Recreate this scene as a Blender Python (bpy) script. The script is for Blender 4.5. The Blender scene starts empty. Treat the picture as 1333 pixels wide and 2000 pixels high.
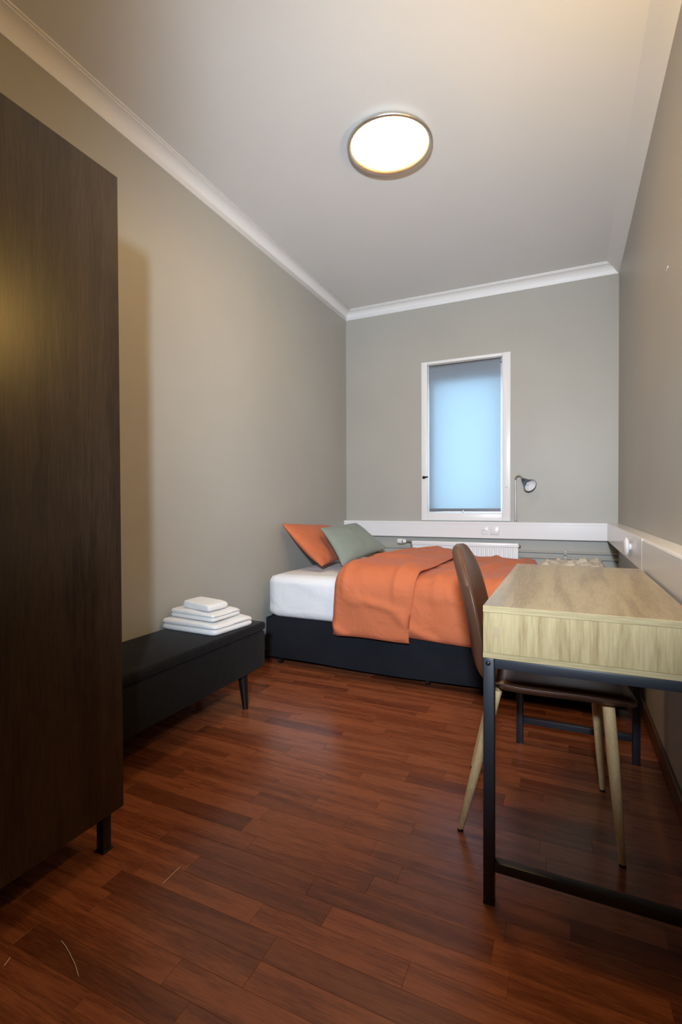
import bpy, bmesh, math, random
from mathutils import Vector, Matrix, noise

random.seed(7)
SC = bpy.context.scene
COL = SC.collection
PI = math.pi

# ------------------------------------------------------------------ camera
YAW, PITCH, ROLL, FPX = 0.4307, -0.0139, -0.0039, 956.1
F = Vector((-math.sin(YAW) * math.cos(PITCH), math.cos(YAW) * math.cos(PITCH), math.sin(PITCH)))
R0 = Vector((math.cos(YAW), math.sin(YAW), 0)); U0 = R0.cross(F)
RV = R0 * math.cos(ROLL) + U0 * math.sin(ROLL)
UV = U0 * math.cos(ROLL) - R0 * math.sin(ROLL)
cam = bpy.data.cameras.new('camera'); cam_ob = bpy.data.objects.new('camera', cam); COL.objects.link(cam_ob)
M = Matrix((RV, UV, -F)).transposed().to_4x4(); M.translation = (0, 0, 1.0)
cam_ob.matrix_world = M
cam.sensor_fit = 'VERTICAL'; cam.sensor_height = 36.0; cam.sensor_width = 24.0
cam.lens = FPX / 2000 * 36.0; cam.clip_start = 0.02
SC.camera = cam_ob

# ------------------------------------------------------------------ world, lamps, exposure
SC.view_settings.view_transform = 'Standard'; SC.view_settings.look = 'None'
SC.view_settings.exposure = 0.0; SC.view_settings.gamma = 1.0
SC.view_settings.use_curve_mapping = False
W = bpy.data.worlds.new('overcast_sky'); SC.world = W; W.use_nodes = True
wb = W.node_tree.nodes['Background']
wb.inputs['Color'].default_value = (0.58, 0.80, 0.96, 1); wb.inputs['Strength'].default_value = 11.0

def lamp(name, kind, loc, power, color, radius, aim=None, angle=None, blend=0.5):
    l = bpy.data.lights.new(name, kind); l.energy = power; l.color = color; l.shadow_soft_size = radius
    o = bpy.data.objects.new(name, l); COL.objects.link(o); o.location = loc
    if kind == 'SPOT':
        l.spot_size = angle; l.spot_blend = blend
        o.rotation_euler = Vector(aim).to_track_quat('-Z', 'Y').to_euler()
    return o
# white light coming in through the doorway the photograph is taken from
lamp('doorway_light', 'SPOT', (0.06, -0.45, 1.46), 495, (0.85, 1.0, 1.17), 0.07,
     aim=(-0.288, 0.95, 0.03), angle=math.radians(84), blend=1.0)
# warm wall light on the right wall, just out of frame
lamp('wall_light', 'POINT', (0.292, 1.38, 1.90), 21.0, (1.0, 0.60, 0.15), 0.04)
DOME_STRENGTH = 34.0
DOME_COLOR = (1.0, 0.60, 0.20, 1)

# ------------------------------------------------------------------ helpers
def root_loc(o):
    while o.parent: o = o.parent
    return Vector(o.location)
def link(name, me, m, parent=None, kind=None):
    o = bpy.data.objects.new(name, me); COL.objects.link(o)
    if m and not me.materials: me.materials.append(m)
    if parent: o.parent = parent
    if kind: o['kind'] = kind
    return o
def obj(name, bm, m, parent=None, kind=None, smooth=True, local=False, angle=35):
    bmesh.ops.recalc_face_normals(bm, faces=bm.faces)
    if parent and not local: bmesh.ops.translate(bm, verts=bm.verts, vec=-root_loc(parent))
    me = bpy.data.meshes.new(name); bm.to_mesh(me); bm.free()
    if smooth:
        me.shade_smooth(); me.set_sharp_from_angle(angle=math.radians(angle))
    return link(name, me, m, parent, kind)
def thing(name, label, cat, loc, rz=0, group=None):
    o = bpy.data.objects.new(name, None); COL.objects.link(o); o.empty_display_size = 0.05
    o.location = loc; o.rotation_euler = (0, 0, rz)
    return tag(o, label, cat, group)
def tag(o, label, cat, group=None):
    o['label'] = label; o['category'] = cat
    if group: o['group'] = group
    return o
def box(bm, x0, x1, y0, y1, z0, z1, bev=0.0, seg=2):
    g = bmesh.ops.create_cube(bm, size=1.0)
    vs = g['verts']
    bmesh.ops.scale(bm, vec=(x1 - x0, y1 - y0, z1 - z0), verts=vs)
    bmesh.ops.translate(bm, vec=((x0 + x1) / 2, (y0 + y1) / 2, (z0 + z1) / 2), verts=vs)
    if bev > 0:
        es = list({e for v in vs for e in v.link_edges})
        bmesh.ops.bevel(bm, geom=es, offset=bev, segments=seg, affect='EDGES', profile=0.5)
    return bm
def boxbm(*a, **k): return box(bmesh.new(), *a, **k)
def tube(bm, pts, rad, n=10, caps=True):
    pts = [Vector(p) for p in pts]
    rads = rad if isinstance(rad, (list, tuple)) else [rad] * len(pts)
    rings = []; prev = None
    for i, p in enumerate(pts):
        t = (pts[min(i + 1, len(pts) - 1)] - pts[max(i - 1, 0)]).normalized()
        if prev is None:
            a = Vector((0, 0, 1)) if abs(t.z) < 0.9 else Vector((1, 0, 0))
            nrm = t.cross(a).normalized()
        else:
            nrm = (prev - t * prev.dot(t)).normalized()
        prev = nrm; b = t.cross(nrm)
        rings.append([bm.verts.new(p + (nrm * math.cos(2 * PI * k / n) + b * math.sin(2 * PI * k / n)) * rads[i]) for k in range(n)])
    for a, b in zip(rings, rings[1:]):
        for k in range(n): bm.faces.new((a[k], a[(k + 1) % n], b[(k + 1) % n], b[k]))
    if caps: bm.faces.new(rings[0][::-1]); bm.faces.new(rings[-1])
    return bm
def lathe(bm, prof, n=32, mat=None, closed=False):
    """profile [(r, z)] spun about local Z, then moved by mat"""
    rings = []
    for r, z in prof:
        if r < 1e-6: rings.append([bm.verts.new((0, 0, z))])
        else: rings.append([bm.verts.new((r * math.cos(2 * PI * k / n), r * math.sin(2 * PI * k / n), z)) for k in range(n)])
    pairs = list(zip(rings, rings[1:])) + ([(rings[-1], rings[0])] if closed else [])
    for a, b in pairs:
        for k in range(n):
            k2 = (k + 1) % n
            if len(a) == 1 and len(b) == 1: continue
            if len(a) == 1: bm.faces.new((a[0], b[k2], b[k]))
            elif len(b) == 1: bm.faces.new((a[k], a[k2], b[0]))
            else: bm.faces.new((a[k], a[k2], b[k2], b[k]))
    if mat is not None:
        vs = [v for r in rings for v in r]
        bmesh.ops.transform(bm, matrix=mat, verts=vs)
    return bm
def axis_mat(loc, direction):
    q = Vector(direction).to_track_quat('Z', 'Y')
    return Matrix.Translation(loc) @ q.to_matrix().to_4x4()
def extrude_profile(bm, prof, fn0, fn1, cap=True):
    """closed 2-D profile swept straight between two placements"""
    a = [bm.verts.new(fn0(*p)) for p in prof]; b = [bm.verts.new(fn1(*p)) for p in prof]
    n = len(prof)
    for i in range(n): bm.faces.new((a[i], a[(i + 1) % n], b[(i + 1) % n], b[i]))
    if cap: bm.faces.new(a[::-1]); bm.faces.new(b)
    return bm
def grid_solid(fn_top, fn_bot, nu, nv, ease=False):
    """closed solid between two (u, v) surfaces that share their rim"""
    bm = bmesh.new()
    q = (lambda t: 0.5 - 0.5 * math.cos(PI * t)) if ease else (lambda t: t)
    top = [[bm.verts.new(fn_top(q(i / nu), q(j / nv))) for j in range(nv + 1)] for i in range(nu + 1)]
    bot = [[top[i][j] if i in (0, nu) or j in (0, nv) else bm.verts.new(fn_bot(q(i / nu), q(j / nv))) for j in range(nv + 1)] for i in range(nu + 1)]
    for i in range(nu):
        for j in range(nv):
            bm.faces.new((top[i][j], top[i + 1][j], top[i + 1][j + 1], top[i][j + 1]))
            f = (bot[i][j], bot[i][j + 1], bot[i + 1][j + 1], bot[i + 1][j])
            try: bm.faces.new(f)
            except ValueError: pass
    return bm
def sm(a, b, x):
    t = max(0.0, min(1.0, (x - a) / (b - a))); return t * t * (3 - 2 * t)
def nz(x, y, z=0.0): return noise.noise(Vector((x, y, z)))

# ------------------------------------------------------------------ materials
def mat(name, col, rough=0.5, metal=0.0, spec=0.5, coat=0.0, sheen=0.0):
    m = bpy.data.materials.new(name); m.use_nodes = True
    b = m.node_tree.nodes['Principled BSDF']
    b.inputs['Base Color'].default_value = (*col, 1); b.inputs['Roughness'].default_value = rough
    b.inputs['Metallic'].default_value = metal; b.inputs['Specular IOR Level'].default_value = spec
    b.inputs['Coat Weight'].default_value = coat
    if sheen: b.inputs['Sheen Weight'].default_value = sheen; b.inputs['Sheen Roughness'].default_value = 0.4
    return m
def N(m, t, **k):
    n = m.node_tree.nodes.new(t)
    for a, v in k.items(): setattr(n, a, v)
    return n
def L(m, a, b): m.node_tree.links.new(a, b)
def bsdf(m): return m.node_tree.nodes['Principled BSDF']
def coords(m, scale=(1, 1, 1), rot=(0, 0, 0)):
    tc = N(m, 'ShaderNodeTexCoord'); mp = N(m, 'ShaderNodeMapping')
    mp.inputs['Scale'].default_value = scale; mp.inputs['Rotation'].default_value = rot
    L(m, tc.outputs['Object'], mp.inputs['Vector']); return mp.outputs['Vector']
def ramp(m, fac, stops):
    r = N(m, 'ShaderNodeValToRGB'); e = r.color_ramp.elements
    while len(e) < len(stops): e.new(0.5)
    for q, (p, c) in zip(e, stops): q.position = p; q.color = (*c, 1)
    L(m, fac, r.inputs['Fac']); return r.outputs['Color']
def bump(m, height, strength=0.2, dist=0.01):
    b = N(m, 'ShaderNodeBump'); b.inputs['Strength'].default_value = strength; b.inputs['Distance'].default_value = dist
    L(m, height, b.inputs['Height']); L(m, b.outputs['Normal'], bsdf(m).inputs['Normal'])
def noise_tex(m, vec, scale=5, detail=4, rough=0.5, dist=0.0):
    n = N(m, 'ShaderNodeTexNoise'); n.inputs['Scale'].default_value = scale; n.inputs['Detail'].default_value = detail
    n.inputs['Roughness'].default_value = rough; n.inputs['Distortion'].default_value = dist
    L(m, vec, n.inputs['Vector']); return n.outputs['Fac']
def paint(name, col, rough=0.55, var=0.04, bstr=0.08, spec=0.4):
    m = mat(name, col, rough, spec=spec)
    v = coords(m)
    lo = tuple(c * (1 - var) for c in col); hi = tuple(c * (1 + var) for c in col)
    L(m, ramp(m, noise_tex(m, v, 2.5, 5), [(0.3, lo), (0.7, hi)]), bsdf(m).inputs['Base Color'])
    bump(m, noise_tex(m, v, 160, 3), bstr, 0.002)
    return m
def wood(name, dark, mid, light, stretch, scale=6, rough=0.4, rings=0.5, spec=0.5, bstr=0.06, coat=0.0, vary=False, dist=2.0):
    m = mat(name, mid, rough, spec=spec, coat=coat)
    tc = N(m, 'ShaderNodeTexCoord'); vec = tc.outputs['Object']
    rnd = None
    if vary:
        oi = N(m, 'ShaderNodeObjectInfo'); gi = N(m, 'ShaderNodeNewGeometry')
        ad = N(m, 'ShaderNodeMath', operation='ADD'); L(m, oi.outputs['Random'], ad.inputs[0]); L(m, gi.outputs['Random Per Island'], ad.inputs[1])
        fr = N(m, 'ShaderNodeMath', operation='FRACT'); L(m, ad.outputs[0], fr.inputs[0]); rnd = fr.outputs[0]
        mu = N(m, 'ShaderNodeVectorMath', operation='SCALE'); mu.inputs[0].default_value = (31, 17, 23); L(m, rnd, mu.inputs['Scale'])
        va = N(m, 'ShaderNodeVectorMath', operation='ADD'); L(m, vec, va.inputs[0]); L(m, mu.outputs[0], va.inputs[1]); vec = va.outputs[0]
    mp = N(m, 'ShaderNodeMapping'); mp.inputs['Scale'].default_value = stretch; L(m, vec, mp.inputs['Vector'])
    v = mp.outputs['Vector']
    fine = noise_tex(m, v, scale * 5, 6, 0.65)
    big = noise_tex(m, v, scale * 0.35, 3, 0.5, 0.4)
    wv = N(m, 'ShaderNodeMath', operation='MULTIPLY'); L(m, big, wv.inputs[0]); wv.inputs[1].default_value = 9 * dist
    sn = N(m, 'ShaderNodeMath', operation='SINE'); L(m, wv.outputs[0], sn.inputs[0])
    a = N(m, 'ShaderNodeMath', operation='MULTIPLY_ADD'); L(m, sn.outputs[0], a.inputs[0]); a.inputs[1].default_value = 0.18 * rings; L(m, fine, a.inputs[2])
    c = ramp(m, a.outputs[0], [(0.28, dark), (0.5, mid), (0.72, light)])
    if vary:
        cr = N(m, 'ShaderNodeValToRGB'); e = cr.color_ramp.elements
        for p, g in [(0.5, 0.9), (0.8, 1.0), ]: e.new(p)
        e = cr.color_ramp.elements
        for q, (p, g) in zip(e, [(0.0, (0.56, 0.53, 0.57)), (0.15, (0.80, 0.77, 0.78)), (0.3, (0.96, 0.96, 0.95)), (1.0, (1.12, 1.11, 1.06))]): q.position = p; q.color = (*g, 1)
        mult = N(m, 'ShaderNodeMath', operation='MULTIPLY'); L(m, rnd, mult.inputs[0]); mult.inputs[1].default_value = 7.31
        f2 = N(m, 'ShaderNodeMath', operation='FRACT'); L(m, mult.outputs[0], f2.inputs[0]); L(m, f2.outputs[0], cr.inputs['Fac'])
        mx = N(m, 'ShaderNodeMix', data_type='RGBA', blend_type='MULTIPLY'); mx.inputs['Factor'].default_value = 1.0
        L(m, c, mx.inputs['A']); L(m, cr.outputs['Color'], mx.inputs['B']); c = mx.outputs['Result']
    L(m, c, bsdf(m).inputs['Base Color'])
    bump(m, fine, bstr, 0.002)
    return m
def fabric(name, col, rough=0.85, weave=500, wstr=0.15, wrinkle=0.0, wscale=6, sheen=0.0, var=0.05, dist=0.01):
    m = mat(name, col, rough, spec=0.2, sheen=sheen)
    v = coords(m)
    n1 = noise_tex(m, v, weave, 2)
    n2 = noise_tex(m, v, wscale, 4, 0.55, 0.6)
    lo = tuple(c * (1 - var) for c in col); hi = tuple(min(1, c * (1 + var)) for c in col)
    L(m, ramp(m, n2, [(0.3, lo), (0.7, hi)]), bsdf(m).inputs['Base Color'])
    mx = N(m, 'ShaderNodeMath', operation='MULTIPLY_ADD'); L(m, n2, mx.inputs[0]); mx.inputs[1].default_value = wrinkle; 
    ml = N(m, 'ShaderNodeMath', operation='MULTIPLY'); L(m, n1, ml.inputs[0]); ml.inputs[1].default_value = wstr
    L(m, ml.outputs[0], mx.inputs[2])
    bump(m, mx.outputs[0], 0.6, dist)
    return m

TAUPE = (0.395, 0.379, 0.336)
m_wall = paint('taupe_wall_paint', TAUPE, 0.45, 0.03, 0.10, 0.35)
m_ceil = paint('ceiling_paint', (0.74, 0.735, 0.72), 0.7, 0.015, 0.05, 0.3)
m_white = mat('white_gloss_paint', (0.78, 0.77, 0.77), 0.35)
m_plaster = paint('white_plaster', (0.82, 0.81, 0.80), 0.5, 0.01, 0.03)
m_pvc = mat('white_plastic', (0.76, 0.75, 0.76), 0.22)
m_floor = wood('red_brown_laminate', (0.150, 0.041, 0.017), (0.235, 0.070, 0.029), (0.300, 0.097, 0.041), (0.8, 10, 10), 5, 0.27, 0.75, 0.5, 0.02, vary=True)
m_floor_base = mat('laminate_joint', (0.12, 0.035, 0.015), 0.6)
m_skirt = wood('skirting_wood', (0.05, 0.02, 0.01), (0.09, 0.035, 0.016), (0.12, 0.05, 0.02), (9, 0.9, 9), 5, 0.4)
m_walnut = wood('dark_walnut_veneer', (0.013, 0.0072, 0.0045), (0.026, 0.0150, 0.009), (0.041, 0.0245, 0.015), (8, 8, 0.55), 5, 0.33, 0.5, 0.5, 0.04)
m_oak = wood('light_oak_laminate', (0.265, 0.185, 0.088), (0.36, 0.272, 0.134), (0.43, 0.335, 0.178), (11, 11, 0.75), 4, 0.38, 0.8, 0.45, 0.03)
m_oak_top = wood('light_oak_top', (0.24, 0.175, 0.095), (0.325, 0.255, 0.145), (0.39, 0.32, 0.19), (10, 0.8, 10), 4, 0.30, 0.8, 0.5, 0.02)
m_legwood = wood('oak_look_leg', (0.50, 0.33, 0.16), (0.62, 0.43, 0.22), (0.70, 0.52, 0.29), (9, 9, 1.0), 8, 0.45)
m_steel_dark = mat('dark_grey_steel', (0.020, 0.0225, 0.029), 0.42, 0.0, 0.5)
m_black = mat('black_plastic', (0.008, 0.008, 0.009), 0.35)
m_blackwood = mat('black_lacquered_wood', (0.008, 0.008, 0.009), 0.3)
m_velvet = fabric('black_velvet', (0.0065, 0.0065, 0.0078), 0.9, 300, 0.2, 0.4, 9, 0.06, 0.25)
m_skirtcloth = fabric('dark_navy_bed_cloth', (0.0105, 0.0112, 0.0155), 0.9, 400, 0.15, 0.6, 5, 0.03, 0.15)
m_sheet = fabric('white_cotton', (0.78, 0.78, 0.80), 0.85, 500, 0.06, 1.2, 7, 0, 0.02)
m_towel = fabric('white_terry', (0.91, 0.90, 0.89), 0.95, 330, 0.7, 0.5, 30, 0.2, 0.02)
m_orange = fabric('orange_cotton', (0.56, 0.158, 0.068), 0.85, 500, 0.08, 1.6, 6, 0.05, 0.05, 0.018)
m_green = fabric('sage_green_cotton', (0.262, 0.305, 0.272), 0.85, 500, 0.08, 0.9, 5, 0.05, 0.03)
m_cream = fabric('cream_cloth', (0.62, 0.56, 0.47), 0.9, 300, 0.2, 1.0, 18, 0, 0.06)
m_leather = mat('brown_leatherette', (0.092, 0.041, 0.023), 0.36, spec=0.55)
bump(m_leather, noise_tex(m_leather, coords(m_leather), 220, 4), 0.12, 0.002)
m_metal = mat('brushed_steel', (0.42, 0.41, 0.39), 0.3, 1.0)
m_chrome = mat('chrome', (0.6, 0.6, 0.6), 0.15, 1.0)
m_satin = mat('satin_nickel', (0.66, 0.63, 0.58), 0.38, 1.0)
m_grey = mat('grey_blind_rail', (0.16, 0.17, 0.20), 0.5)
m_thread = mat('pale_thread', (0.75, 0.68, 0.6), 0.8)
# translucent blind cloth
m_blind = bpy.data.materials.new('blue_grey_blind_cloth'); m_blind.use_nodes = True
nt = m_blind.node_tree; b_ = nt.nodes['Principled BSDF']
b_.inputs['Base Color'].default_value = (0.36, 0.40, 0.45, 1); b_.inputs['Roughness'].default_value = 0.9
tr = nt.nodes.new('ShaderNodeBsdfTranslucent'); tr.inputs['Color'].default_value = (0.62, 0.70, 0.76, 1)
mxs = nt.nodes.new('ShaderNodeMixShader'); mxs.inputs[0].default_value = 0.5
nt.links.new(b_.outputs[0], mxs.inputs[1]); nt.links.new(tr.outputs[0], mxs.inputs[2])
nt.links.new(mxs.outputs[0], nt.nodes['Material Output'].inputs['Surface'])
# window glass
m_glass = bpy.data.materials.new('window_glass'); m_glass.use_nodes = True
nt = m_glass.node_tree; nt.nodes.remove(nt.nodes['Principled BSDF'])
tp = nt.nodes.new('ShaderNodeBsdfTransparent'); tp.inputs['Color'].default_value = (0.93, 0.96, 0.96, 1)
gl = nt.nodes.new('ShaderNodeBsdfGlossy'); gl.inputs['Roughness'].default_value = 0.02
mxs = nt.nodes.new('ShaderNodeMixShader'); mxs.inputs[0].default_value = 0.06
nt.links.new(tp.outputs[0], mxs.inputs[1]); nt.links.new(gl.outputs[0], mxs.inputs[2])
nt.links.new(mxs.outputs[0], nt.nodes['Material Output'].inputs['Surface'])
# lit opal glass
m_opal = mat('lit_opal_glass', (0.9, 0.88, 0.82), 0.3)
bsdf(m_opal).inputs['Emission Color'].default_value = DOME_COLOR
bsdf(m_opal).inputs['Emission Strength'].default_value = DOME_STRENGTH

# ------------------------------------------------------------------ room shell
XL, XR, YB, ZC = -1.789, 0.3417, 4.0134, 2.7105     # left, right, back wall, ceiling
YF = -1.25                                           # wall behind the camera
T = 0.12
CZ = 2.641                                           # bottom of the cornice
WX0, WX1, WZ0, WZ1 = -1.0966, -0.3896, 0.871, 2.182  # outer edge of the window frame

floor = obj('floor', boxbm(XL - T, XR + T, YF - T, YB + 0.3, -0.10, -0.010), m_floor_base, kind='structure', smooth=False)
wl = obj('wall_left', boxbm(XL - T, XL, YF - T, YB + 0.3, -0.01, ZC), m_wall, kind='structure', smooth=False)
wr = obj('wall_right', boxbm(XR, XR + T, YF - T, YB + 0.3, -0.01, ZC), m_wall, kind='structure', smooth=False)
ceiling = obj('ceiling', boxbm(XL - T, XR + T, YF - T, YB + 0.3, ZC, ZC + 0.1), m_ceil, kind='structure', smooth=False)
wf = obj('wall_front', boxbm(XL, XR, YF - T, YF, -0.01, ZC), m_wall, kind='structure', smooth=False)
wp = obj('wall_entrance', boxbm(XL, -0.195, -0.24, -0.16, -0.01, ZC), m_wall, kind='structure', smooth=False)
bm = bmesh.new()
OX0, OX1, OZ0, OZ1 = WX0 + 0.035, WX1 - 0.035, WZ0 + 0.035, WZ1 - 0.03   # hole in the back wall
YB2 = YB + 0.28
box(bm, XL, OX0, YB, YB2, -0.01, ZC); box(bm, OX1, XR, YB, YB2, -0.01, ZC)
box(bm, OX0, OX1, YB, YB2, -0.01, OZ0); box(bm, OX0, OX1, YB, YB2, OZ1, ZC)
wbk = obj('wall_back', bm, m_wall, kind='structure', smooth=False)
obj('filler_spot', boxbm(XR - 0.0012, XR, 2.16, 2.19, 1.872, 1.880, 0.0005, 1), m_white, wr)

# laminate strips: planks run across the room
planks = []
def plank_mesh(ln, w):
    bm = boxbm(0, ln, 0, w, -0.010, 0.0)
    es = [e for e in bm.edges if all(v.co.z > -0.001 for v in e.verts)]
    bmesh.ops.bevel(bm, geom=es, offset=0.0004, segments=1, affect='EDGES')
    me = bpy.data.meshes.new('plank'); bmesh.ops.recalc_face_normals(bm, faces=bm.faces); bm.to_mesh(me); bm.free()
    me.materials.append(m_floor); return me
PW = 0.0668
rest = bmesh.new(); cache = {}
rows = int((YB - YF) / PW) + 1
for r in range(rows):
    y = YF + 0.002 + r * PW; x = XL + 0.002
    w = min(PW, YB - 0.001 - y)
    if w < 0.01: break
    ln = random.choice([0.14, 0.22, 0.30, 0.38])
    first = True
    while x < XR - 0.003:
        if XR - 0.002 - (x + ln) < 0.06: ln = XR - 0.002 - x
        key = round(ln, 3)
        if 0.42 < y < 2.98:
            if (key, round(w, 3)) not in cache: cache[(key, round(w, 3))] = plank_mesh(ln - 0.0002, w - 0.0002)
            o = link('plank', cache[(key, round(w, 3))], m_floor, floor); o.location = (x, y, 0); planks.append(o)
        else:
            box(rest, x, x + ln - 0.0004, y, y + w - 0.0004, -0.010, 0.0)
        x += ln; ln = random.choice([0.42, 0.38, 0.46, 0.34, 0.50])
obj('plank_field', rest, m_floor, floor, kind='stuff', smooth=False)

# cornices: cove with a small top fillet on left and back walls, plain flat slope on the right wall
CW, CH = 0.075, ZC - CZ
cove = [(0, CH), (0, 0), (0.006, 0.0)]
for k in range(1, 9):
    a = k / 8 * PI / 2
    cove.append((0.006 + (CW - 0.018) * (1 - math.cos(a)), (CH - 0.012) * math.sin(a)))
cove += [(CW - 0.010, CH - 0.012), (CW - 0.010, CH - 0.007), (CW, CH - 0.007), (CW, CH)]
bm = extrude_profile(bmesh.new(), cove, lambda d, z: (XL + d, YF, CZ + z), lambda d, z: (XL + d, YB - d, CZ + z))
obj('trim_1', bm, m_plaster, kind='structure', angle=50)
bm = extrude_profile(bmesh.new(), cove, lambda d, z: (XL + d, YB - d, CZ + z), lambda d, z: (XR - 0.001, YB - d, CZ + z))
obj('trim_2', bm, m_plaster, kind='structure', angle=50)
slope = [(0, CH), (0, 0), (0.004, 0.0), (0.04, CH * 0.62), (0.082, CH - 0.002), (0.085, CH)]
bm = extrude_profile(bmesh.new(), slope, lambda d, z: (XR - d, YF, CZ + z), lambda d, z: (XR - d, YB, CZ + z))
obj('trim_3', bm, m_ceil, kind='structure', angle=60)
obj('baseboard_right', boxbm(XR - 0.014, XR, YF, YB, 0, 0.075, 0.003, 2), m_skirt, kind='structure')
obj('baseboard_left', boxbm(XL, XL + 0.014, YF, YB, 0, 0.055, 0.003, 2), m_skirt, kind='structure')

# ------------------------------------------------------------------ window (setting)
win = bpy.data.objects.new('window_1', None); COL.objects.link(win); win.location = ((WX0 + WX1) / 2, YB, WZ0); win['kind'] = 'structure'
def frame_bars(x0, x1, z0, z1, y0, y1, wl_, wr_, wb_, wt_, bev=0.003):
    bm = bmesh.new()
    box(bm, x0, x0 + wl_, y0, y1, z0, z1, bev); box(bm, x1 - wr_, x1, y0, y1, z0, z1, bev)
    box(bm, x0 + wl_, x1 - wr_, y0, y1, z0, z0 + wb_, bev); box(bm, x0 + wl_, x1 - wr_, y0, y1, z1 - wt_, z1, bev)
    return bm
obj('casing', frame_bars(WX0, WX1, WZ0, WZ1, YB - 0.016, YB + 0.05, 0.05, 0.062, 0.06, 0.022), m_white, win)
obj('sash_bead', frame_bars(WX0 + 0.05, WX1 - 0.062, WZ0 + 0.06, WZ1 - 0.022, YB + 0.02, YB + 0.05, 0.004, 0.004, 0.012, 0.004, 0.001), m_white, win)
obj('reveal', frame_bars(WX0 + 0.036, WX1 - 0.036, WZ0 + 0.036, WZ1 - 0.031, YB + 0.05, YB2, 0.075, 0.05, 0.03, 0.16, 0.002), m_white, win)
gx0, gx1, gz0, gz1 = WX0 + 0.111, WX1 - 0.086, WZ0 + 0.066, WZ1 - 0.191
bm = bmesh.new()
xm = (gx0 + gx1) / 2
for k in (1, 2, 3): zz = gz0 + (gz1 - gz0) * k / 4; box(bm, gx0, gx1, YB + 0.21, YB + 0.235, zz - 0.011, zz + 0.011, 0.002)
obj('glazing_bar', bm, m_white, win)
for k in range(4):
    a, b = gz0 + (gz1 - gz0) * k / 4 + 0.011 * (k > 0), gz0 + (gz1 - gz0) * (k + 1) / 4 - 0.011 * (k < 3)
    obj('pane', boxbm(gx0, gx1, YB + 0.221, YB + 0.225, a, b), m_glass, win, smooth=False)
bm = lathe(bmesh.new(), [(0, 0), (0.013, 0), (0.013, 0.006), (0.006, 0.010), (0.006, 0.022), (0, 0.022)], 16, axis_mat((WX0 + 0.022, YB - 0.016, 1.228), (0, -1, 0)))
tube(bm, [(WX0 + 0.016, YB - 0.036, 1.228), (WX0 + 0.03, YB - 0.038, 1.229), (WX0 + 0.062, YB - 0.038, 1.231)], [0.008, 0.0085, 0.005], 10)
obj('window_handle', bm, m_black, win)
bm = boxbm(WX1 - 0.04, WX1 - 0.024, YB - 0.028, YB - 0.016, 1.13, 1.19, 0.003)
obj('catch', bm, m_white, win)

# roller blind in front of the glass
bl = thing('roller_blind', 'blue-grey translucent roller blind pulled down inside the white window frame', 'blind', ((WX0 + WX1) / 2, YB + 0.02, 0.94))
bx0, bx1 = WX0 + 0.062, WX1 - 0.074
obj('roller_tube', tube(bmesh.new(), [(bx0 - 0.006, YB + 0.024, 2.136), (bx1 + 0.006, YB + 0.024, 2.136)], 0.0175, 20), m_grey, bl)
obj('bracket', boxbm(bx1 + 0.003, bx1 + 0.007, YB + 0.006, YB + 0.046, 2.117, 2.156, 0.001), m_pvc, bl)
obj('bracket', boxbm(bx0 - 0.007, bx0 - 0.003, YB + 0.006, YB + 0.046, 2.117, 2.156, 0.001), m_pvc, bl)
obj('blind_cloth', boxbm(bx0 + 0.002, bx1 - 0.002, YB + 0.0075, YB + 0.0083, 0.968, 2.136), m_blind, bl, smooth=False)
bm = boxbm(bx0 + 0.001, bx1 - 0.001, YB + 0.001, YB + 0.013, 0.944, 0.969, 0.004)
obj('bottom_rail', bm, m_grey, bl)
bm = tube(bmesh.new(), [(bx0 + 0.28, YB - 0.002, 0.956), (bx0 + 0.28, YB - 0.005, 0.942), (bx0 + 0.286, YB - 0.004, 0.932)], [0.004, 0.008, 0.003], 10)
obj('pull_knob', bm, m_pvc, bl)

# ------------------------------------------------------------------ cable trunking, sockets, plug
TY, TX = 3.9525, 0.2725
TZ0, TZ1 = 0.735, 0.865
def trunk_profile(depth):
    return [(0, TZ0), (depth - 0.004, TZ0), (depth, TZ0 + 0.004), (depth, TZ0 + 0.012), (depth - 0.002, TZ0 + 0.0135), (depth - 0.002, TZ1 - 0.020),
            (depth, TZ1 - 0.0185), (depth, TZ1 - 0.004), (depth - 0.004, TZ1), (0, TZ1)]
tb = thing('cable_trunking', 'long white cable trunking along the back wall under the window', 'trunking', (-0.7, YB, TZ0))
d = YB - TY
obj('duct', extrude_profile(bmesh.new(), trunk_profile(d), lambda a, z: (XL + 0.002, YB - a, z), lambda a, z: (TX - 0.002, YB - a, z)), m_pvc, tb, angle=25)
for (sx, z_) in ((-0.578, 0.797),):
    s = obj('socket', boxbm(sx - 0.026, sx + 0.026, TY - 0.006, TY + 0.002, z_ - 0.029, z_ + 0.029, 0.003), m_pvc, tb)
    bm = lathe(bmesh.new(), [(0.0195, 0.0), (0.0195, 0.002), (0.017, 0.002), (0.0165, -0.010), (0, -0.010)], 28, axis_mat((sx, TY - 0.0065, z_), (0, -1, 0)))
    obj('socket_well', bm, m_pvc, s)
    bm = bmesh.new()
    for q in (-0.0095, 0.0095): tube(bm, [(sx + q, TY - 0.004, z_), (sx + q, TY - 0.0105, z_)], 0.0028, 10)
    obj('pin_hole', bm, m_steel_dark, s)
s = obj('socket_cover', boxbm(-0.535, -0.468, TY - 0.010, TY + 0.002, 0.766, 0.830, 0.004), m_pvc, tb)
obj('cover_flap', boxbm(-0.529, -0.474, TY - 0.014, TY - 0.009, 0.772, 0.815, 0.002), m_pvc, s)
tr_ = thing('cable_trunking', 'white cable trunking running along the right wall above the desk', 'trunking', (XR, 2.2, TZ0))
d = XR - 0.0005 - TX
obj('duct', extrude_profile(bmesh.new(), trunk_profile(d), lambda a, z: (XR - 0.0005 - a, -0.6, z), lambda a, z: (XR - 0.0005 - a, YB - 0.001, z)), m_pvc, tr_, angle=25)
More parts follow.
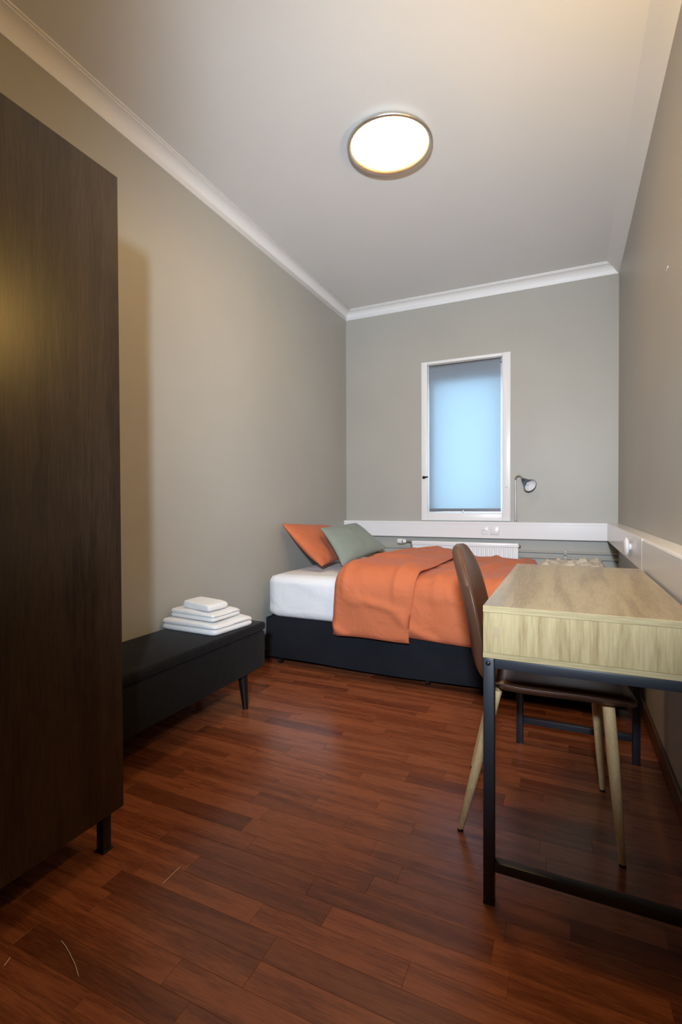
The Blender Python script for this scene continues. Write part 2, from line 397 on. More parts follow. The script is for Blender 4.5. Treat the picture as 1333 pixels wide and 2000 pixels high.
obj('duct_cover', boxbm(TX - 0.003, TX + 0.001, 2.222, 3.949, TZ0 + 0.004, TZ1 - 0.001, 0.001, 1), m_pvc, tr_)
obj('duct_cover', boxbm(TX - 0.0025, TX + 0.001, -0.6, 2.2195, TZ0 + 0.004, TZ1 - 0.006, 0.001, 1), m_pvc, tr_)
pl = thing('plug_adapter', 'white round plug sticking out of the right wall trunking behind the desk', 'plug', (TX - 0.003, 2.585, 0.805))
bm = lathe(bmesh.new(), [(0, 0), (0.016, 0.0), (0.016, 0.005), (0.034, 0.007), (0.043, 0.012), (0.0455, 0.0165), (0.043, 0.021), (0.034, 0.0255), (0.018, 0.028), (0, 0.0285)], 32, axis_mat((TX - 0.003, 2.585, 0.805), (-1, 0, 0)))
obj('plug_body', bm, m_pvc, pl)

# ------------------------------------------------------------------ heating: radiator and two pipes
rd = thing('radiator', 'white ribbed panel radiator under the window trunking behind the bed', 'radiator', (-0.74, YB, 0.16))
RX0, RX1, RZ0, RZ1 = -1.151, -0.327, 0.16, 0.706
prof = [(RX0, 3.955), (RX0, 3.918)]
x = RX0 + 0.022; pitch = 0.0333
while x + pitch < RX1 - 0.01:
    for f_, y_ in ((0.0, 3.912), (0.34, 3.912), (0.46, 3.919), (0.84, 3.919), (1.0, 3.912)): prof.append((x + pitch * f_, y_))
    x += pitch
prof += [(RX1, 3.918), (RX1, 3.955)]
bm = extrude_profile(bmesh.new(), prof, lambda a, y: (a, y, RZ0 + 0.03), lambda a, y: (a, y, RZ1 - 0.03))
obj('front_panel', bm, m_white, rd, angle=20)
bm = bmesh.new(); box(bm, RX0 - 0.004, RX1 + 0.004, 3.908, 3.958, RZ1 - 0.034, RZ1, 0.005); obj('top_rail', bm, m_white, rd)
bm = bmesh.new(); box(bm, RX0 - 0.002, RX1 + 0.002, 3.910, 3.958, RZ0, RZ0 + 0.034, 0.005); obj('bottom_rail', bm, m_white, rd)
for q in (RX0 + 0.1, RX1 - 0.13): obj('wall_bracket', boxbm(q, q + 0.03, 3.955, YB, 0.3, 0.34), m_white, rd)
bm = tube(bmesh.new(), [(RX1, 3.935, 0.683), (RX1 + 0.012, 3.935, 0.683), (RX1 + 0.018, 3.935, 0.683)], [0.009, 0.009, 0.005], 12)
obj('vent_plug', bm, m_chrome, rd)
bm = tube(bmesh.new(), [(RX0 - 0.002, 3.935, 0.697), (RX0 - 0.020, 3.935, 0.697)], 0.0115, 8)
tube(bm, [(RX0 - 0.018, 3.935, 0.697), (RX0 - 0.062, 3.935, 0.697)], 0.0085, 12)
tube(bm, [(RX0 - 0.012, 3.935, 0.69), (RX0 - 0.012, 3.935, 0.32)], 0.0075, 10)
v = obj('valve', bm, m_chrome, rd)
bm = lathe(bmesh.new(), [(0, 0), (0.014, 0), (0.018, 0.006), (0.018, 0.030), (0.022, 0.032), (0.0225, 0.066), (0.019, 0.074), (0, 0.076)], 14, axis_mat((RX0 - 0.058, 3.935, 0.697), (-1, 0, 0)))
obj('thermostat_head', bm, m_pvc, v)
bm = bmesh.new()
for q in (0.006, -0.006): tube(bm, [(RX0 - 0.086, 3.9135, 0.697 + q), (RX0 - 0.086, 3.9105, 0.697 + q)], 0.0045, 8)
obj('dial_mark', bm, m_black, v)
for i, (pz, lb) in enumerate(((0.640, 'upper of the two taupe-painted heating pipes along the back wall'), (0.598, 'lower of the two taupe-painted heating pipes along the back wall'))):
    p = thing('heating_pipe', lb, 'pipe', (-0.7, YB - 0.012, pz))
    obj('pipe_run', tube(bmesh.new(), [(XL + 0.001, YB - 0.012, pz), (XR - 0.001, YB - 0.012, pz)], 0.0085, 12), m_wall, p)
    if i == 0: obj('pipe_clip', boxbm(-0.014, 0.012, YB - 0.024, YB - 0.001, 0.622, 0.662, 0.003), m_wall, p)
    else: obj('pipe_clip', boxbm(-0.014, 0.012, YB - 0.024, YB - 0.001, 0.584, 0.616, 0.003), m_wall, p)

# ------------------------------------------------------------------ ceiling lamp
lx, ly = -0.755, 2.205
cl = thing('ceiling_lamp', 'round ceiling lamp with glowing opal dome in a satin metal ring', 'lamp', (lx, ly, ZC))
ringp = [(0.150, 0), (0.172, -0.001), (0.192, -0.016), (0.2005, -0.029), (0.198, -0.036), (0.189, -0.038), (0.176, -0.030), (0.168, -0.016), (0.150, -0.010)]
obj('ring', lathe(bmesh.new(), ringp, 64, Matrix.Translation((lx, ly, ZC)), closed=True), m_satin, cl, angle=60)
dome = [(0.166, -0.018)]
for k in range(1, 13):
    a = k / 12 * PI / 2
    dome.append((0.1665 * math.cos(a) ** 0.75 if k < 12 else 0, -0.020 - 0.044 * math.sin(a)))
obj('glass_dome', lathe(bmesh.new(), dome, 64, Matrix.Translation((lx, ly, ZC))), m_opal, cl, angle=180)

# ------------------------------------------------------------------ reading lamp on the trunking
rl = thing('reading_lamp', 'slim steel gooseneck reading lamp standing behind the trunking beside the window', 'lamp', (-0.349, 3.985, TZ1))
bm = tube(bmesh.new(), [(-0.349, 3.985, TZ1), (-0.351, 3.985, 1.05), (-0.353, 3.985, 1.185)], 0.0055, 12)
obj('pole', bm, m_metal, rl)
obj('foot_clamp', lathe(bmesh.new(), [(0, 0), (0.012, 0), (0.012, 0.006), (0.007, 0.010), (0, 0.010)], 16, Matrix.Translation((-0.349, 3.985, TZ1))), m_metal, rl)
pts = []
for k in range(11):
    a = k / 10
    ang = PI * (1 - a) * 0.94 + 0.15 * a
    pts.append((-0.353 + 0.026 + 0.026 * math.cos(ang), 3.985 - 0.012 * a, 1.185 + 0.034 * math.sin(ang)))
pts.append((-0.292, 3.968, 1.185))
obj('gooseneck', tube(bmesh.new(), pts, 0.007, 12), m_metal, rl)
m_shade = mat('steel_shade', (0.11, 0.14, 0.19), 0.28, 0.9)
tip = Vector((-0.297, 3.972, 1.190)); mouth = Vector((-0.242, 3.90, 1.142)); ax = (mouth - tip); ln = ax.length; ax.normalize()
am = axis_mat(tip, ax)
obj('lamp_shade', lathe(bmesh.new(), [(0, 0), (0.013, 0), (0.017, 0.010), (0.030, ln * 0.6), (0.0485, ln), (0.0485, ln + 0.006), (0.0465, ln + 0.006), (0.0465, ln), (0.028, ln * 0.6), (0.012, 0.012), (0, 0.010)], 32, am), m_shade, rl, angle=50)
obj('reflector', lathe(bmesh.new(), [(0.0462, ln + 0.001), (0.0455, ln), (0.0275, ln * 0.62), (0.012, 0.016), (0, 0.014)], 32, am), m_white, rl, angle=60)
obj('bulb', lathe(bmesh.new(), [(0.008, 0.016), (0.009, 0.035), (0.0155, 0.055), (0.0155, 0.066), (0.010, 0.076), (0, 0.079)], 20, am), m_pvc, rl, angle=60)

# ------------------------------------------------------------------ wardrobe
WXF, WY0, WY1, WZb, WZt = -1.174, 0.024, 1.024, 0.128, 1.945
wd = thing('wardrobe', 'tall dark walnut wardrobe on black metal legs against the left wall', 'wardrobe', (-1.48, 0.524, 0))
bm = bmesh.new()
x0 = XL + 0.016
box(bm, x0, WXF - 0.021, WY1 - 0.018, WY1, WZb, WZt, 0.001, 1); box(bm, x0, WXF - 0.021, WY0, WY0 + 0.018, WZb, WZt, 0.001, 1)
box(bm, x0, WXF - 0.021, WY0 + 0.018, WY1 - 0.018, WZb, WZb + 0.018); box(bm, x0, WXF - 0.021, WY0 + 0.018, WY1 - 0.018, WZt - 0.018, WZt)
box(bm, x0, x0 + 0.006, WY0 + 0.018, WY1 - 0.018, WZb + 0.018, WZt - 0.018)
obj('body', bm, m_walnut, wd, smooth=False)
ym = (WY0 + WY1) / 2
for a, b, hy in ((WY0 + 0.001, ym - 0.0015, ym - 0.045), (ym + 0.0015, WY1, ym + 0.045)):
    dr = obj('door', boxbm(WXF - 0.019, WXF, a, b, WZb - 0.004, WZt, 0.001, 1), m_walnut, wd)
    bm = tube(bmesh.new(), [(WXF - 0.001, hy, 0.98), (WXF + 0.025, hy, 0.98), (WXF + 0.028, hy, 1.0), (WXF + 0.028, hy, 1.12), (WXF + 0.025, hy, 1.14), (WXF - 0.001, hy, 1.14)], 0.005, 8)
    obj('handle', bm, m_steel_dark, dr)
for lxx in (WXF - 0.045, x0 + 0.03):
    for lyy in (WY1 - 0.032, WY0 + 0.032):
        bm = bmesh.new(); box(bm, lxx - 0.014, lxx + 0.014, lyy - 0.014, lyy + 0.014, 0.0, WZb, 0.002)
        box(bm, lxx - 0.017, lxx + 0.017, lyy - 0.017, lyy + 0.017, 0.0, 0.006, 0.001)
        obj('leg', bm, m_black, wd)

# ------------------------------------------------------------------ bench with folded towels
BX0, BX1, BY0, BY1 = XL + 0.016, -1.40, 1.06, 2.118
be = thing('storage_bench', 'long black velvet storage bench with tapered black legs along the left wall', 'bench', ((BX0 + BX1) / 2, (BY0 + BY1) / 2, 0))
obj('box_body', boxbm(BX0 + 0.003, BX1 - 0.003, BY0 + 0.003, BY1 - 0.003, 0.175, 0.362, 0.012, 3), m_velvet, be)
obj('lid', boxbm(BX0, BX1 + 0.003, BY0, BY1, 0.364, 0.406, 0.016, 4), m_velvet, be)
for xx, yy, sx, sy in ((BX1 - 0.045, 1.975, 1, 1), (BX0 + 0.05, 1.985, -1, 1), (BX1 - 0.045, 1.20, 1, -1), (BX0 + 0.05, 1.20, -1, -1)):
    obj('leg', tube(bmesh.new(), [(xx, yy, 0.178), (xx + 0.012 * sx, yy + 0.006 * sy, 0.0)], [0.025, 0.014], 16), m_blackwood, be)

def folded_towel(name, label, z, th, c0, c1, c2, layers, group=None):
    """stack of folded layers; c0 = near-left corner, c1 = near-right (towards the room), c2 = far-right"""
    c0, c1, c2 = Vector(c0), Vector(c1), Vector(c2)
    o = thing(name, label, 'towel', ((c0.x + c2.x) / 2, (c0.y + c2.y) / 2, z), 0, group)
    lay = th / layers
    for k in range(layers):
        def f(u, v, top, k=k):
            jit = 0.005 * math.sin(7 * k + 2)
            ru = 0.5 + (u - 0.5) * (1 - 0.05 * abs(2 * v - 1) ** 10); rv = 0.5 + (v - 0.5) * (1 - 0.05 * abs(2 * u - 1) ** 10)
            p = c0 + (c1 - c0) * (ru * (1.0 + jit) - jit * 0.5) + (c2 - c1) * rv
            w = nz(p.x * 9, p.y * 9, 3 * k + z * 40) * 0.004
            eu = max(0, 1 - abs(2 * u - 1) ** 26) ** 0.5; ev = max(0, 1 - abs(2 * v - 1) ** 26) ** 0.5
            s = eu * ev
            zc = z + lay * (k + 0.5)
            droop = -0.010 * (k + 1) / layers * (sm(0.75, 1.0, u) + sm(0.8, 1, v)) * 0.5
            return (p.x, p.y, zc + (lay * 0.56 * s if top else -lay * 0.50 * s) + ((w + droop) if (top and k == layers - 1) else 0))
        obj('folded_layer', grid_solid(lambda u, v: f(u, v, True), lambda u, v: f(u, v, False), 22, 22, True), m_towel, o, angle=80)
    return o
folded_towel('bath_towel', 'largest white folded towel, bottom of the pile on the black bench', 0.4065, 0.052, (-1.778, 1.775), (-1.440, 1.762), (-1.412, 2.030), 2, 'folded towels on the bench')
folded_towel('hand_towel', 'medium white folded towel, middle of the pile on the black bench', 0.4635, 0.038, (-1.752, 1.808), (-1.462, 1.780), (-1.455, 1.985), 2, 'folded towels on the bench')
folded_towel('face_towel', 'smallest white folded towel, topmost of the pile on the black bench', 0.5055, 0.034, (-1.695, 1.836), (-1.500, 1.795), (-1.485, 1.925), 1, 'folded towels on the bench')

# ------------------------------------------------------------------ bed
EX0, EX1, EY0, EY1 = -1.722, 0.262, 2.620, 3.84
bd = thing('bed_base', 'low bed base wrapped in dark navy cloth on small castors', 'bed', ((EX0 + EX1) / 2, (EY0 + EY1) / 2, 0))
def skirt_side(p0, p1, nrm, n):
    bm = bmesh.new(); p0, p1, nrm = Vector(p0), Vector(p1), Vector(nrm); rings = []
    for i in range(n + 1):
        t = i / n; c = p0 + (p1 - p0) * t; row = []
        for j in range(9):
            q = j / 8; zz = 0.292 - 0.248 * q + 0.006 * math.sin(9 * t + 1) * q
            o_ = 0.006 + 0.010 * q * nz(t * 7, q * 1.5, 4) + 0.006 * q
            row.append((bm.verts.new(c + nrm * o_ + Vector((0, 0, zz))), bm.verts.new(c + nrm * (o_ - 0.003) + Vector((0, 0, zz)))))
        rings.append(row)
    for a, b in zip(rings, rings[1:]):
        for j in range(8):
            bm.faces.new((a[j][0], b[j][0], b[j + 1][0], a[j + 1][0])); bm.faces.new((a[j][1], a[j + 1][1], b[j + 1][1], b[j][1]))
        bm.faces.new((a[8][0], b[8][0], b[8][1], a[8][1])); bm.faces.new((a[0][0], a[0][1], b[0][1], b[0][0]))
    for a in (rings[0], rings[-1]):
        for j in range(8): bm.faces.new((a[j][0], a[j + 1][0], a[j + 1][1], a[j][1]))
    return bm
obj('box_spring', boxbm(EX0 + 0.004, EX1 - 0.004, EY0 + 0.004, EY1 - 0.004, 0.07, 0.292, 0.02, 3), m_skirtcloth, bd)
obj('bed_skirt', skirt_side((EX0 - 0.004, EY0, 0), (EX1, EY0, 0), (0, -1, 0), 90), m_skirtcloth, bd, angle=60)
obj('bed_skirt', skirt_side((EX0, EY1, 0), (EX0, EY0 - 0.004, 0), (-1, 0, 0), 40), m_skirtcloth, bd, angle=60)
for cx, cy in ((-1.643, 2.652), (-0.693, 2.665), (0.19, 2.66), (-1.643, 3.78), (-0.693, 3.78), (0.19, 3.78)):
    bm = tube(bmesh.new(), [(cx - 0.011, cy, 0.020), (cx + 0.011, cy, 0.020)], 0.020, 18)
    box(bm, cx - 0.014, cx + 0.014, cy - 0.010, cy + 0.018, 0.030, 0.046, 0.004)
    tube(bm, [(cx, cy + 0.004, 0.04), (cx, cy + 0.004, 0.075)], 0.007, 8)
    c = obj('caster', bm, m_black, bd)
    obj('axle_cap', lathe(bmesh.new(), [(0, 0.0045), (0.003, 0.004), (0.0045, 0.001), (0.0045, 0), (0, 0)], 10, axis_mat((cx, cy - 0.0195, 0.022), (0, -1, 0.1))), m_chrome, c)

# mattress with a fitted sheet
def roundbox(x0, x1, y0, y1, z0, z1, r, seg, bulge):
    bm = boxbm(x0, x1, y0, y1, z0, z1)
    bmesh.ops.subdivide_edges(bm, edges=bm.edges, cuts=28, use_grid_fill=True)
    for v in bm.verts:
        c = Vector((max(x0 + r, min(x1 - r, v.co.x)), max(y0 + r, min(y1 - r, v.co.y)), max(z0 + r, min(z1 - r, v.co.z))))
        dv = v.co - c
        if dv.length > 1e-6: v.co = c + dv.normalized() * r
        v.co += Vector((0, 0, 1)) * bulge(v.co) if v.co.z > (z0 + z1) / 2 else Vector((0, 0, 0))
    return bm
def mb(co): return 0.006 * nz(co.x * 6, co.y * 6, 1)
bm = roundbox(EX0, EX1, EY0 - 0.004, EY1, 0.292, 0.566, 0.055, 4, mb)
for v in bm.verts:
    if v.co.y < EY0 + 0.05 and v.co.z < 0.53:      # sheet pulled slack along the front
        k = v.co.x * 2.2 + v.co.z * 7
        v.co.y -= 0.006 * max(0, math.sin(k * 3.0)) * sm(0.29, 0.36, v.co.z) + 0.004
mt = thing('mattress', 'mattress in a white fitted sheet on the dark bed base', 'mattress', ((EX0 + EX1) / 2, (EY0 + EY1) / 2, 0.292))
obj('fitted_sheet', bm, m_sheet, mt, angle=80)

# duvet: path from the back edge over the top and down the front
Z_TOP = 0.575
def duvet_path(s, zlow, ytop=3.80, yf=EY0 - 0.024, r=0.058):
    """s 0..1 -> (y, z, ny, nz) on the mattress surface"""
    a, b, c = ytop - (yf + r), r * PI / 2, (Z_TOP - r) - zlow
    t = s * (a + b + c)
    if t < a: return ytop - t, Z_TOP, 0.0, 1.0
    if t < a + b:
        q = (t - a) / r; return yf + r - r * math.sin(q), Z_TOP - r + r * math.cos(q), -math.sin(q), math.cos(q)
    return yf, Z_TOP - r - (t - a - b), -1.0, 0.0
def wrinkle(x, y, z, seed, amp):
    front = sm(0.56, 0.42, z)
    d1 = x * 0.8 + z * 1.5
    w = amp * (0.6 * nz(x * 4 + seed, y * 4, z * 4) + 0.3 * nz(x * 10, y * 10 + seed, z * 8))
    w += front * amp * 0.9 * max(0.0, math.sin((x * 0.75 + z * 1.5) * 15 + seed + 2.2 * nz(x * 4, z * 5, seed))) ** 3
    w += (1 - front) * amp * 0.7 * max(0.0, math.sin((x * 1.2 - y * 0.5) * 19 + seed + 2.5 * nz(x * 4, y * 4, seed))) ** 4
    return w
DX0, DX1 = -1.205, -0.20
def band_edge(z, front):          # right-hand edge of the folded-back part
    return -0.700 - 0.066 * front
def duvet_low(u, s, top):
    yb, zb, ny, nz_ = duvet_path(s, 0.268 + 0.012 * math.sin(u * 6 + 1), 3.79)
    x = DX0 + 0.01 + (DX1 - DX0) * u + 0.03 * math.sin(s * 5) * u
    if s > 0.6: x += 0.30 * (s - 0.6) / 0.4 * u
    e = (max(0, 1 - abs(2 * u - 1) ** 20) * max(0, 1 - abs(2 * s - 1) ** 24)) ** 0.5
    th = 0.008 + e * (0.034 + wrinkle(x, yb, zb, 3.0, 0.022)) if top else 0.004
    if not e: th = 0.008
    return (x, yb + ny * th, zb + nz_ * th)
dv = thing('duvet', 'orange duvet spread over the bed with its head end folded back', 'duvet', (-0.7, 3.2, Z_TOP))
obj('duvet_body', grid_solid(lambda u, s: duvet_low(u, s, True), lambda u, s: duvet_low(u, s, False), 60, 110), m_orange, dv, angle=80)
def band(u, s, top):
    zl = 0.244 + 0.014 * u + 0.006 * math.sin(u * 5)
    yb, zb, ny, nz_ = duvet_path(s, zl, 3.80)
    front = sm(0.62, 0.98, s)
    x1 = band_edge(zb, front); x0 = DX0 - 0.012 - 0.022 * front
    x = x0 + (x1 - x0) * u
    e_u = (max(0, 1 - abs(2 * u - 1) ** 14)) ** 0.5; e_s = max(0, 1 - abs(2 * s - 1) ** 40) ** 0.5
    e = e_u * e_s
    left = max(0, 1 - u * 8)
    base = 0.050 - 0.036 * sm(0.10, 0.0, u)
    puff = 0.020 * math.sin(PI * min(1, u)) * (1 - 0.55 * front)
    if top: th = base + e * (0.028 + puff + wrinkle(x, yb, zb, 8.0, 0.019))
    else: th = base + 0.0 * e
    if not e: th = base + (0.012 if u == 1 else 0.0)
    if s == 1: th = base + 0.004
    return (x, yb + ny * th, zb + nz_ * th)
obj('folded_band', grid_solid(lambda u, s: band(u, s, True), lambda u, s: band(u, s, False), 44, 110), m_orange, dv, angle=80)

# rumpled cream cloth at the foot
def cream(u, v, top):
    x = -0.155 + 0.39 * u; y = 3.30 + 0.50 * v
    x += 0.02 * nz(v * 5, 2, 1)
    e = (max(0, 1 - abs(2 * u - 1) ** 8) * max(0, 1 - abs(2 * v - 1) ** 8)) ** 0.5
    h = 0.020 + 0.050 * max(0, nz(x * 13, y * 13, 5)) + 0.022 * abs(nz(x * 30, y * 30, 2))
    return (x, y, Z_TOP + 0.010 + (e * h if top else 0))
cr = obj('cream_blanket', grid_solid(lambda u, v: cream(u, v, True), lambda u, v: cream(u, v, False), 48, 48), m_cream, angle=80)
tag(cr, 'rumpled cream cloth at the foot of the bed behind the desk', 'blanket')

def pillow(name, label, m, bl_, br, tr2, tl, th, seed, sag=0.0):
    P = [Vector(p) for p in (bl_, br, tr2, tl)]
    n_ = (P[1] - P[0]).cross(P[3] - P[0]).normalized()
    o = thing(name, label, 'pillow', P[0] + (P[1] - P[0]) * 0.5)
    def f(u, v, top):
        pin_u = 0.045 * (4 * v * (1 - v)); pin_v = 0.035 * (4 * u * (1 - u))
        uu = u + pin_u * (1 - 2 * u) * abs(1 - 2 * u) ; vv = v + pin_v * (1 - 2 * v) * abs(1 - 2 * v)
        p = P[0] * (1 - uu) * (1 - vv) + P[1] * uu * (1 - vv) + P[2] * uu * vv + P[3] * (1 - uu) * vv
        e = max(0, 1 - abs(2 * u - 1) ** 2.6) ** 0.55 * max(0, 1 - abs(2 * v - 1) ** 2.6) ** 0.55
        w = 0.010 * nz(u * 4 + seed, v * 4, seed) + 0.005 * nz(u * 10, v * 9, seed + 4)
        bend = -sag * math.sin(PI * v) * 0.5
        return p + n_ * ((th * 0.5 * e + w * e if top else -th * 0.5 * e) + bend)
    obj('pillowcase', grid_solid(lambda u, v: f(u, v, True), lambda u, v: f(u, v, False), 40, 40, True), m, o, angle=80)
    return o
pillow('pillow', 'orange pillow leaning on the left wall behind the green pillow', m_orange,
       (-1.405, 2.765, 0.612), (-1.47, 3.47, 0.622), (-1.745, 3.60, 0.832), (-1.760, 2.86, 0.876), 0.125, 2.0, 0.03)
pillow('pillow', 'sage green pillow leaning on the orange pillow at the head of the bed', m_green,
       (-1.250, 2.735, 0.625), (-1.232, 3.52, 0.672), (-1.53, 3.62, 0.858), (-1.545, 3.02, 0.842), 0.110, 6.0, 0.0)

# ------------------------------------------------------------------ desk
KX0, KX1, KY0, KY1 = -0.187, 0.262, 1.2511, 2.200
KT, KB = 0.7493, 0.6193
dk = thing('desk', 'light oak desk with drawer box on a dark grey steel frame', 'desk', ((KX0 + KX1) / 2, (KY0 + KY1) / 2, 0))
obj('desktop', boxbm(KX0, KX1, KY0 + 0.0012, KY1, KT - 0.016, KT, 0.0008, 1), m_oak_top, dk)
m_band = wood('oak_edge_band', (0.31, 0.235, 0.12), (0.40, 0.315, 0.165), (0.46, 0.37, 0.21), (0.75, 11, 25), 4, 0.38, 0.5, 0.45, 0.03)
obj('edge_band', boxbm(KX0, KX1, KY0, KY0 + 0.0013, KT - 0.016, KT - 0.0003, 0.0005, 1), m_band, dk)
obj('bottom_panel', boxbm(KX0, KX1, KY0, KY1, KB, KB + 0.013, 0.0008, 1), m_band, dk)
obj('end_panel', boxbm(KX0 + 0.0005, KX1, KY0 + 0.0006, KY0 + 0.016, KB + 0.0135, KT - 0.0165, 0.0006, 1), m_oak, dk)
obj('end_panel', boxbm(KX0 + 0.0005, KX1, KY1 - 0.016, KY1 - 0.0006, KB + 0.0135, KT - 0.0165, 0.0006, 1), m_oak, dk)
obj('back_panel', boxbm(KX1 - 0.015, KX1 - 0.001, KY0 + 0.017, KY1 - 0.017, KB + 0.0135, KT - 0.0165), m_oak, dk)
m_knot = mat('knot_brown', (0.36, 0.265, 0.15), 0.5)
obj('knot', boxbm(KX0 + 0.026, KX0 + 0.038, KY0 + 0.0001, KY0 + 0.0010, 0.672, 0.698, 0.0003, 1), m_knot, dk)
ymid = (KY0 + KY1) / 2
for a, b in ((KY0 + 0.0175, ymid - 0.001), (ymid + 0.001, KY1 - 0.0175)):
    dw = obj('drawer', boxbm(KX0 + 0.001, KX0 + 0.016, a, b, KB + 0.0145, KT - 0.018, 0.0008, 1), m_oak, dk)
    c_ = (a + b) / 2
    obj('drawer_handle', tube(bmesh.new(), [(KX0 + 0.002, c_ - 0.05, 0.685), (KX0 - 0.018, c_ - 0.048, 0.685), (KX0 - 0.018, c_ + 0.048, 0.685), (KX0 + 0.002, c_ + 0.05, 0.685)], 0.005, 8), m_steel_dark, dw)
lw = 0.0265
for xx in (KX0 + 0.0005, KX1 - lw):
    for yy in (KY0 + 0.0005, KY1 - 0.012 - lw):
        lg = obj('leg', boxbm(xx, xx + lw, yy, yy + lw, 0.006, KB - 0.0005, 0.0025), m_steel_dark, dk)
        obj('foot_cap', boxbm(xx - 0.0005, xx + lw + 0.0005, yy - 0.0005, yy + lw + 0.0005, 0, 0.007, 0.001), m_black, lg)
for yy in (KY0 + 0.0005, KY1 - 0.012 - lw):
    obj('top_rail', boxbm(KX0 + lw + 0.001, KX1 - lw - 0.0005, yy + 0.001, yy + lw - 0.001, KB - 0.025, KB - 0.0005, 0.0025), m_steel_dark, dk)
    obj('foot_rail', boxbm(KX0 + lw + 0.001, KX1 - lw - 0.0005, yy + 0.001, yy + lw - 0.001, 0.085, 0.110, 0.0025), m_steel_dark, dk)
for xx in (KX0 + 0.0015, KX1 - lw + 0.001):
    obj('side_rail', boxbm(xx, xx + lw - 0.002, KY0 + lw + 0.001, KY1 - 0.012 - lw - 0.0005, KB - 0.025, KB - 0.0005, 0.0025), m_steel_dark, dk)
bm = lathe(bmesh.new(), [(0, 0.003), (0.0025, 0.003), (0.0045, 0.0022), (0.0062, 0), (0, -0.001)], 16, axis_mat((KX0 + 0.0125, KY0 + 0.0005, 0.606), (0, -1, 0)))
sc_ = obj('screw', bm, m_black, dk)
obj('screw_recess', lathe(bmesh.new(), [(0, 0.0036), (0.0018, 0.0034), (0.0020, 0.0028), (0, 0.0026)], 8, axis_mat((KX0 + 0.0125, KY0 + 0.0005, 0.606), (0, -1, 0))), m_chrome, sc_)

# ------------------------------------------------------------------ chair (built facing +X, then turned a little)
CHX, CHY, CROT = -0.090, 1.712, math.radians(4.0)
ch = thing('desk_chair', 'brown leatherette shell chair with oak-look legs pushed under the desk', 'chair', (CHX, CHY, 0), CROT)
PROF = [(0.262, 0.432), (0.225, 0.446), (0.12, 0.452), (0.0, 0.452), (-0.08, 0.456), (-0.125, 0.467), (-0.158, 0.490),
        (-0.176, 0.53), (-0.188, 0.60), (-0.204, 0.68), (-0.222, 0.76), (-0.242, 0.83), (-0.252, 0.866)]
def prof_at(t):
    d_ = [0]
    for a, b in zip(PROF, PROF[1:]): d_.append(d_[-1] + math.dist(a, b))
    s_ = t * d_[-1]
    for i in range(len(PROF) - 1):
        if s_ <= d_[i + 1] + 1e-9:
            q = (s_ - d_[i]) / (d_[i + 1] - d_[i])
            p0 = PROF[max(i - 1, 0)]; p1 = PROF[i]; p2 = PROF[i + 1]; p3 = PROF[min(i + 2, len(PROF) - 1)]
            def cr_(k): return 0.5 * (2 * p1[k] + (p2[k] - p0[k]) * q + (2 * p0[k] - 5 * p1[k] + 4 * p2[k] - p3[k]) * q * q + (3 * p1[k] - p0[k] - 3 * p2[k] + p3[k]) * q ** 3)
            return cr_(0), cr_(1), s_, d_[-1]
def half_w(s_, tot):
    r = 0.10
    w = 0.208
    if s_ < r: w = 0.208 - 0.075 + 0.075 * math.sqrt(max(0, 1 - ((r - s_) / r) ** 2))
    topd = tot - s_
    rt = 0.29
    if topd < rt: w *= max(0.0, 1 - ((rt - topd) / rt) ** 2.6) ** 0.5
    mid = math.exp(-((s_ - 0.46) / 0.07) ** 2)
    return w * (1 - 0.06 * mid)
def shell(u, t, side, t0, t1):
    tt = t0 + (t1 - t0) * t
    x, z, s_, tot = prof_at(tt)
    xa, za, *_ = prof_at(max(0, tt - 0.01)); xb, zb, *_ = prof_at(min(1, tt + 0.01))
    tx, tz = xb - xa, zb - za; l_ = math.hypot(tx, tz); tx /= l_; tz /= l_
    nx, nzz = tz, -tx                          # towards the sitter
    w = half_w(s_, tot); a = 2 * u - 1
    isback = sm(0.46, 0.62, tt)
    curl = (0.028 * isback + 0.008 * (1 - isback)) * (abs(a) ** 2.2) * (w / 0.208)
    e = max(0, 1 - abs(a) ** 9) ** 0.5
    e *= max(0, 1 - abs(2 * tt - 1) ** 26) ** 0.5
    e *= min(1, 0.25 + 0.75 * (1 - abs(2 * t - 1) ** 30)) if True else 1
    h = curl + side * (0.0195 * e)
    return Vector((x + nx * h, a * w, z + nzz * h))
TS = 0.455
obj('seat', grid_solid(lambda u, t: shell(u, t, 1, 0.0, TS), lambda u, t: shell(u, t, -1, 0.0, TS), 36, 34), m_leather, ch, local=True, angle=75)
obj('backrest', grid_solid(lambda u, t: shell(u, t, 1, TS, 1.0), lambda u, t: shell(u, t, -1, TS, 1.0), 36, 44), m_leather, ch, local=True, angle=75)
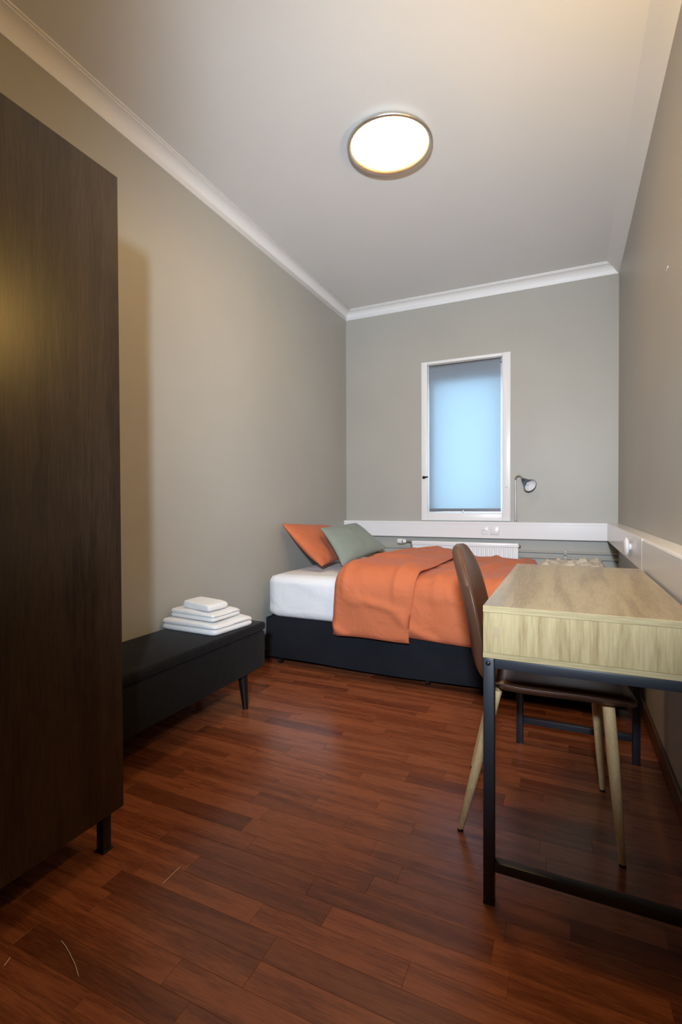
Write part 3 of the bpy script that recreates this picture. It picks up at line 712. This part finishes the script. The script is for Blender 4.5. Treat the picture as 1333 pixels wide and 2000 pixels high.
# piping seam round the rim
for nm, t0, t1 in (('seat_piping', 0.015, TS), ('back_piping', TS, 0.985)):
    for uu in (0.006, 0.994):
        obj(nm, tube(bmesh.new(), [shell(uu, k / 40, 0.75, t0, t1) for k in range(41)], 0.0022, 6), m_leather, ch, local=True, angle=75)
for sx, sy, fx, fy in ((1, -1, 0.222, -0.190), (1, 1, 0.222, 0.190), (-1, -1, -0.216, -0.192), (-1, 1, -0.216, 0.192)):
    topx = 0.192 if sx > 0 else -0.112
    a = Vector((topx, sy * 0.145, 0.431)); b = Vector((fx, fy, 0.004))
    lg = obj('leg', tube(bmesh.new(), [a, a.lerp(b, 0.35), a.lerp(b, 0.7), b], [0.0165, 0.0165, 0.013, 0.0085], 16), m_legwood, ch, local=True)
    obj('foot_tip', tube(bmesh.new(), [b + Vector((0, 0, 0.004)), b - Vector((0, 0, 0.004))], 0.0092, 14), m_black, lg, local=True)
bm = bmesh.new()
for sy in (-1, 1): box(bm, -0.112, 0.18, sy * 0.10 - 0.010, sy * 0.10 + 0.010, 0.418, 0.430, 0.003)
for xx in (-0.112, 0.188): box(bm, xx - 0.012, xx + 0.012, -0.150, 0.150, 0.415, 0.431, 0.003)
obj('seat_frame', bm, m_legwood, ch, local=True)

# ------------------------------------------------------------------ bits of thread on the floor
def thread(pts, r, label):
    o = obj('thread', tube(bmesh.new(), pts, r, 5), m_thread); tag(o, label, 'thread', 'pale threads on the floor')
thread([(-0.967, 0.965, 0.0012), (-0.966, 0.985, 0.002), (-0.968, 1.012, 0.0014), (-0.968, 1.031, 0.0012)], 0.0009, 'short straight pale thread on the floor in front of the wardrobe leg')
thread([(-1.053, 0.740, 0.001), (-1.030, 0.7345, 0.0014), (-1.008, 0.727, 0.0016), (-0.970, 0.713, 0.0018), (-0.939, 0.698, 0.001)], 0.0007, 'long curved pale thread on the floor at the lower left')
thread([(-1.109, 0.647, 0.001), (-1.112, 0.656, 0.0016), (-1.117, 0.665, 0.001)], 0.0008, 'tiny pale thread on the floor at the left edge of the photo')
